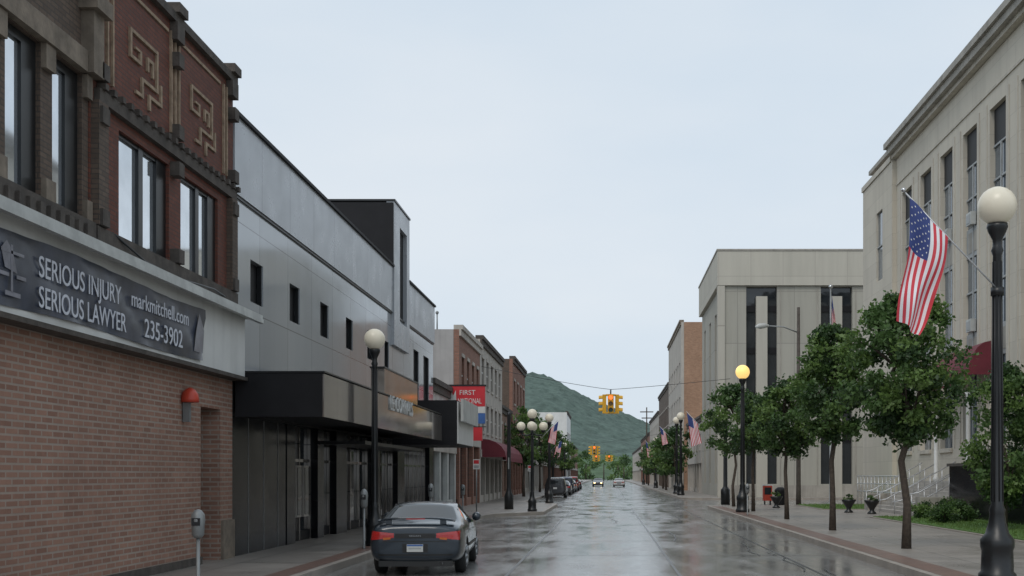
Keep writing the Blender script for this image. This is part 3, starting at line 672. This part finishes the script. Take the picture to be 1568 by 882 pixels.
P().tube([(-1.75,0,10.6),(-2.0,0,10.62),(-2.3,0,10.58),(-2.55,0,10.54)],[.07,.15,.17,.06],'dirtywhite',10).build('luminaire',e)
e=grp('utility_pole',(7.7,230,.15)); P().lathe([(.16,0),(.11,15)],'bark',seg=8).box(-1.3,1.3,-.06,.06,14,14.2,'bark').box(-1,1,-.06,.06,12.8,13,'bark').build('pole',e)

# ---------------------------------------------------------------- traffic signals
LR=emis('lens_red_lit',(1,.14,.03),2.2); LDR=mat('lens_red_dark',(.12,.03,.02),.2); LDY=mat('lens_amber_dark',(.25,.15,.02),.2); LDG=mat('lens_green_dark',(.01,.08,.05),.2)
def signal(x,yy,z,k=1.0,left=(-8.2,10.3),right=(8.9,9.4)):
    e=grp('traffic_signal',(x,yy,z),0,k)
    for q in range(4):
        a=q*math.pi/2; p=P(); p.box(-.17,.17,-.48,-.26,-.55,.55,'yellow')
        for j,zz in enumerate((.36,0,-.36)):
            lm=(LR if q==0 else LDR) if j==0 else (LDY if j==1 else LDG)
            seg=14; v=[(.125*math.cos(t),-.485,zz+.125*math.sin(t)) for t in [2*math.pi*i/seg for i in range(seg)]]; p.add(v,[tuple(range(seg))],lm)
            v=[];f=[]
            ts=[math.pi*(-.1+1.2*i/12) for i in range(13)]
            for t in ts: v+=[(.145*math.cos(t),-.48,zz+.145*math.sin(t)),(.145*math.cos(t),-.70,zz+.145*math.sin(t)-.02)]
            for i in range(12): f.append((2*i,2*i+2,2*i+3,2*i+1))
            p.add(v,f,'yellow')
        o=p.build('signal_head',e); o.rotation_euler=(0,0,a)
    P().box(-.28,.28,-.28,.28,.48,.56,'yellow').box(-.28,.28,-.28,.28,-.56,-.48,'yellow').lathe([(.04,.56),(.04,.85)],'black').build('frame',e)
    ww=P(); n=12
    for (tx,tz) in (left,right):
        pts=[]
        for i in range(n+1):
            t=i/n; pts.append(((tx-x)*t/k,0,(.85+((tz-z)/k-.85)*t**1.15)))
        ww.tube(pts,.016/k,'black',5)
    ww.build('span_wire',e)
signal(.22,76.5,6.55,1.12,(-8.2,9.0),(8.0,8.2)); signal(-1.9,172,5.5,1.2,(-8.2,8),(8,8)); signal(.4,255,5.5,1.2,(-8.2,8),(8,8))
signal(-2.4,255.5,5.5,1.2,(-8.2,8),(8,8))

# ---------------------------------------------------------------- parking meters, bins, planters
def meter(x,yy,h=1.45):
    e=grp('parking_meter',(x,yy,.15)); k=h/1.45
    P().lathe([(.05,0),(.03,.04),(.028,1.0*k)],'steel',seg=10).lathe([(.05,1.0*k),(.085,1.05*k),(.09,1.2*k),(.10,1.28*k),(.09,1.38*k),(.05,1.44*k),(.01,1.46*k)],'steel',seg=14).box(-.06,.06,-.095,-.085,1.2*k,1.32*k,'glass').build('meter',e)
meter(-5.85,16.8,1.3); meter(-5.9,28.5,1.45); meter(-5.9,39.3,1.5); meter(-5.9,48,1.4); meter(6.2,52,1.4)
def sign(x,yy,h,cm,w=.3,hh=.45):
    e=grp('parking_sign',(x,yy,.15)); P().lathe([(.03,0),(.03,h)],'steel',seg=8).box(-w/2,w/2,-.045,-.03,h-hh,h,'white').box(-w/2+.03,w/2-.03,-.05,-.046,h-hh*.45,h-.04,cm).box(-w/2+.04,w/2-.04,-.05,-.046,h-hh+.05,h-hh*.6,'spandrel').build('sign',e)
sign(-5.9,53,2.5,'red'); sign(-5.8,88,2.5,'red')
e=grp('newspaper_box',(9.6,70.5,.15)); P().box(-.26,.26,-.22,.22,.25,1.15,'orange').box(-.28,.28,-.24,.2,1.15,1.22,'white').box(-.2,.2,-.235,-.222,.62,1.05,'glass').box(-.2,-.14,-.15,.15,0,.25,'black').box(.14,.2,-.15,.15,0,.25,'black').build('cabinet',e)
e=grp('trash_can',(10.3,70,.15)); P().lathe([(.3,0),(.33,.1),(.34,.8),(.36,.85),(.3,.95),(.18,1.05),(.12,1.06)],'blackmatte').build('bin',e)
for i,(x,yy) in enumerate([(11.5,56),(12.2,54.2),(9.2,64)]):
    e=grp('planter_urn',(x,yy,.15)); P().lathe([(.22,0),(.2,.06),(.1,.15),(.12,.22),(.3,.5),(.36,.62),(.33,.62),(.28,.55)],'black').build('urn',e)
    q=P(); leaves(q,np.random.default_rng(90+i),(0,0,.7),.3,.15,6,40,.08,.12,0); q.build('plants',e)
# ---------------------------------------------------------------- cars
def paint(name,col,metal=.5):
    m,nt,b=newmat(name); f=noise_n(nt,pos(nt),180,2); c=mixc(nt,f,tuple(x*.8 for x in col),tuple(x*1.2 for x in col)); nt.links.new(c,b.inputs['Base Color'])
    b.inputs['Metallic'].default_value=metal; b.inputs['Roughness'].default_value=.32; b.inputs['Coat Weight'].default_value=.8; b.inputs['Coat Roughness'].default_value=.05; return m
M['carglass']=glass('car_window_glass',(.02,.024,.026),.03,0,.001)
M['tail']=mat('tail_lens_red',(.42,.012,.012),.15,0,.15,30,0,0,1)
M['amber']=mat('tail_lens_amber',(.5,.12,.02),.15)
M['trimblk']=mat('black_plastic',(.02,.02,.02),.45)
SED=[(0.00,.80,.36,.86,.93,.64),(0.05,.86,.27,.90,.99,.73),(0.30,.91,.22,.93,1.045,.78),(0.72,.925,.20,.95,1.075,.78),(1.50,.93,.20,.965,1.36,.60),(2.10,.93,.2,.965,1.41,.62),(2.80,.93,.2,.955,1.39,.61),(3.75,.93,.2,.92,1.02,.76),(4.50,.90,.2,.84,.92,.72),(4.98,.84,.24,.74,.80,.64),(5.12,.72,.32,.66,.70,.5)]
SUV=[(0.00,.80,.40,1.0,1.62,.62),(0.06,.88,.32,1.02,1.70,.68),(0.35,.91,.28,1.05,1.74,.70),(1.2,.92,.26,1.05,1.76,.70),(2.0,.93,.26,1.05,1.76,.70),(2.7,.93,.26,1.05,1.72,.70),(3.0,.93,.26,1.04,1.66,.68),(3.6,.93,.26,1.02,1.12,.78),(4.2,.90,.28,.96,1.06,.74),(4.6,.86,.32,.86,.94,.68),(4.7,.76,.4,.8,.84,.6)]
def car(name,loc,rz,pm,kind='sedan',detail=True,lights=False):
    ST=SED if kind=='sedan' else SUV
    e=grp(name,loc,rz); p=P(); v=[]
    for (y,w,zb,be,zt,wr) in ST:
        half=[(0,zb),(.8*w,zb),(.975*w,zb+.13),(w,(zb+be)/2+.06),(.955*w,be),(wr,zt-.055),(.72*wr,zt-.01),(0,zt)]
        v+=[(x,y,z) for x,z in half]+[(-x,y,z) for x,z in half[6:0:-1]]
    n=14; body=[];gl=[]
    for i in range(len(ST)-1):
        for k in range(n):
            q=(i*n+k,(i+1)*n+k,(i+1)*n+(k+1)%n,i*n+(k+1)%n)
            side=k in (4,9); top=k in (5,6,7,8)
            if kind=='sedan': g=(side and 4<=i<=6) or (top and i in (3,6))
            else: g=(side and 1<=i<=6) or (top and i==6)
            (gl if g else body).append(q)
    body.append(tuple(range(n))); body.append(tuple((len(ST)-1)*n+k for k in range(n))[::-1])
    p.add(v,body,pm,True)
    i2=p.mi('carglass')
    for q in gl: p.f.append(q); p.m.append(i2); p.sm.append(True)
    me=p.mesh('body'); ob=bpy.data.objects.new('tmp',me); sc.collection.objects.link(ob)
    bm=bmesh.new(); bm.from_mesh(me); bmesh.ops.recalc_face_normals(bm,faces=bm.faces)
    cr=bm.edges.layers.float.new('crease_edge')
    for ed in bm.edges:
        ms=set(ff.material_index for ff in ed.link_faces)
        if len(ms)>1: ed[cr]=.6
    bm.to_mesh(me); bm.free()
    s=ob.modifiers.new('s','SUBSURF'); s.levels=s.render_levels=3 if detail else 2
    L=ST[-1][0]; wy=(1.08,L-1.12); WR=.335 if kind=='sedan' else .37
    cut=P()
    for y in wy:
        for sx in (-1,1): cut.tube([(sx*.60,y,WR),(sx*1.2,y,WR)],WR+.055,'trimblk',28)
    co=cut.build('cutter'); md=ob.modifiers.new('b','BOOLEAN'); md.object=co; md.operation='DIFFERENCE'; md.solver='EXACT'; md.material_mode='TRANSFER'
    bpy.context.view_layer.update()
    dg=bpy.context.evaluated_depsgraph_get(); fin=bpy.data.meshes.new_from_object(ob.evaluated_get(dg)); fin.name='body'
    bv=BVHTree.FromPolygons([x.co.copy() for x in fin.vertices],[tuple(q.vertices) for q in fin.polygons])
    bpy.data.objects.remove(ob); bpy.data.objects.remove(co)
    link(bpy.data.objects.new('body',fin),e)
    for y in wy:
        for sx in (-1,1):
            w=P(); x0,x1=sx*.68,sx*.895
            w.tube([(x0,y,WR),(x0+sx*.02,y,WR),(x1-sx*.025,y,WR),(x1,y,WR)],[WR-.03,WR,WR,WR-.03],'tyre',30)
            w.tube([(x1-sx*.02,y,WR),(x1+sx*.006,y,WR)],[WR*.66,WR*.63],'trimblk',24)
            for k in range(6):
                a=k*math.pi/3; w.tube([(x1+sx*.008,y,WR),(x1+sx*.008,y+math.cos(a)*WR*.6,WR+math.sin(a)*WR*.6)],[.05,.035],'rim',6)
            w.tube([(x1,y+math.cos(a)*WR*.62,WR+math.sin(a)*WR*.62) for a in [k*math.pi/12 for k in range(25)]],.018,'rim',6)
            w.build('wheel',e)
    def conf(name,pts,m,axis='y',off=.006,sgn=1,nx=14,nz=5):
        """patch laid on the bodywork"""
        a0,a1,l0,h0,l1,h1=pts; vv=[];ff=[]
        for i in range(nx+1):
            t=i/nx; a=a0+(a1-a0)*t
            for j in range(nz+1):
                u=j/nz; z=(l0+(l1-l0)*t)*(1-u)+(h0+(h1-h0)*t)*u
                if axis=='y': hit=bv.ray_cast(Vector((a,-1 if sgn>0 else 7,z)),Vector((0,sgn,0)))
                elif axis=='x': hit=bv.ray_cast(Vector((sgn*2,a,z)),Vector((-sgn,0,0)))
                if hit[0] is None: return
                if axis=='y': q=hit[0]+Vector((0,-sgn*off,0))+Vector((off*.6*(1 if a>0 else -1),0,0))
                else: q=hit[0]+Vector((sgn*off,0,0))
                vv.append(q)
        for i in range(nx):
            for j in range(nz): a=i*(nz+1)+j; ff.append((a,a+nz+1,a+nz+2,a+1))
        q=P(); q.add(vv,ff,m,True); q.build(name,e)
    if kind=='sedan':
        for sx in (-1,1):
            conf('tail_light',(sx*.40,sx*.845,.74,.83,.70,.875),'tail'); conf('indicator',(sx*.46,sx*.60,.715,.752,.70,.745),'amber',off=.012)
        conf('tail_panel',(-.38,.38,.735,.825,.735,.825),'trimblk')
        conf('trunk_seam',(-.62,.62,.665,.68,.665,.68),'trimblk',nz=1); conf('bumper_trim',(-.80,.80,.40,.43,.40,.43),'trimblk',nz=1)
        conf('plate_recess',(-.24,.24,.46,.63,.46,.63),'trimblk',off=.004)
        q=P(); q.box(-.155,.155,-.035,-.02,.475,.62,'dirtywhite'); q.box(-.12,.12,-.038,-.0355,.53,.555,'spandrel'); q.box(-.15,.15,-.038,-.0355,.585,.615,'blue'); q.build('license_plate',e)
        if detail: text('SEDAN',e,(0,-.028,.765),.045,FY,'rim','badge',.001,1.6,'CENTER')
        q=P(); v=[];f=[]; n2=16
        for i in range(n2+1):
            t=-1+2*i/n2; x=t*.74; zz=1.115-.055*abs(t)**3; y0=.10+.12*abs(t)**3
            v+=[(x,y0,zz-.02),(x,y0-.01,zz+.012),(x,y0+.17,zz+.02),(x,y0+.19,zz-.01)]
        for i in range(n2):
            for k in range(4): a=i*4+k;b2=i*4+(k+1)%4; f.append((a,b2,b2+4,a+4))
        f+=[(0,1,2,3),(n2*4+3,n2*4+2,n2*4+1,n2*4)]
        q.add(v,f,pm,True)
        for sx in (-1,1): q.box(sx*.52-.06,sx*.52+.06,.16,.26,1.0,1.10,pm)
        q.box(-.18,.18,.085,.095,1.09,1.11,'tail'); q.build('spoiler',e)
        q=P(); q.tube([(.5,.25,.24),(.5,.06,.24)],.03,'steel',10); q.box(-.7,.7,.06,.4,.19,.3,'trimblk'); q.build('exhaust',e)
    else:
        for sx in (-1,1): conf('tail_light',(sx*.70,sx*.83,.9,1.25,.9,1.25),'tail')
        conf('rear_window',(-.62,.62,1.15,1.55,1.15,1.55),'carglass')
        q=P(); q.box(-.16,.16,-.03,-.01,.75,.9,'white'); q.build('license_plate',e)
    for sx in (-1,1):
        q=P(); q.tube([(sx*.88,3.2,1.0),(sx*.98,3.18,1.03)],.03,'trimblk',8); q.tube([(sx*.95,3.14,1.04),(sx*.96,3.22,1.04),(sx*.96,3.30,1.03)],[.085,.10,.04],pm,10); q.build('mirror',e)
        hl='headlamp_on' if lights else 'chrome'
        if lights and 'headlamp_on' not in M: M['headlamp_on']=emis('headlamp_on',(1,.75,.35),6)
        z=.62 if kind=='sedan' else .82
        conf('headlight',(sx*.42,sx*.68,z-.06,z+.05,z-.05,z+.06),hl,sgn=-1)
        if detail:
            for yy in (1.72,2.62,3.45): conf('door_seam',(yy,yy+.012,.32,.92,.32,.92),'trimblk','x',.003,sx,1,8)
            for yy in (1.9,2.8): conf('door_handle',(yy,yy+.18,.80,.83,.80,.83),'trimblk','x',.015,sx,3,1)
            conf('side_moulding',(1.5,3.55,.50,.56,.50,.56),'trimblk','x',.010,sx,8,1)
            conf('sill',(1.5,3.55,.24,.30,.24,.30),'trimblk','x',.006,sx,8,1)
            q=P(); q.tube([(sx*.83,2.36,.98),(sx*.66,2.30,1.33)],.022,'trimblk',6); q.build('b_pillar',e)
    conf('front_grille',(-.36,.36,.52,.62,.52,.62) if kind=='sedan' else (-.36,.36,.62,.8,.62,.8),'trimblk',sgn=-1)
    return e
dk=paint('dark_slate_paint',(.018,.028,.04),.35)
car('parked_car',(-3.68,22.5,0),R(2.6),dk)
car('oncoming_car',(-1.55,198,0),R(180),paint('grey_paint',(.12,.12,.13)),'sedan',False,True)
car('white_car',(1.85,186,0),0,paint('white_paint_car',(.6,.6,.6),.0),'sedan',False)
cols=[(.05,.05,.055),(.10,.11,.12),(.25,.02,.02),(.35,.35,.36),(.04,.05,.09)]
for i,yy in enumerate((99,112,122,132,144,156)):
    car('parked_car',(-4.4,yy,0),0,paint('car_paint_%d'%i,cols[(0,1,4,3,2,0)[i]]),'suv' if i%2==0 else 'sedan',False)

# ---------------------------------------------------------------- sky and light
w=bpy.data.worlds.new('World'); sc.world=w; w.use_nodes=True; nt=w.node_tree; bg=nt.nodes['Background']
sky=N(nt,'ShaderNodeTexSky'); sky.sky_type='NISHITA'; sky.sun_disc=False; sky.sun_elevation=R(50); sky.sun_rotation=R(200); sky.dust_density=3
tc=N(nt,'ShaderNodeTexCoord'); mp=N(nt,'ShaderNodeMapping'); mp.inputs['Scale'].default_value=(1.2,1.2,3.5); nt.links.new(tc.outputs['Generated'],mp.inputs[0])
cf=ramp(nt,noise_n(nt,mp.outputs[0],1.4,6,.5),.3,.72)
ov=mixc(nt,cf,(6.2,7.4,8.6),(7.8,8.45,9.1))
c=mixc(nt,.92,sky.outputs[0],ov); nt.links.new(c,bg.inputs[0]); bg.inputs[1].default_value=.1
sl=bpy.data.lights.new('sun','SUN'); sl.energy=1.0; sl.angle=R(25); sl.color=(1,.94,.86); so=bpy.data.objects.new('sun',sl); link(so)
d=Vector((math.sin(R(200))*math.cos(R(50)),math.cos(R(200))*math.cos(R(50)),math.sin(R(50)))); so.rotation_euler=d.to_track_quat('Z','Y').to_euler()
cam=bpy.data.cameras.new('camera'); co=bpy.data.objects.new('camera',cam); link(co); co.location=(0,0,1.95); co.rotation_euler=(R(90),0,0)
cam.sensor_width=36; cam.lens=36*1800/1568; cam.shift_x=-146/1568; cam.shift_y=286/1568; cam.clip_end=6000; cam.clip_start=.1
sc.camera=co
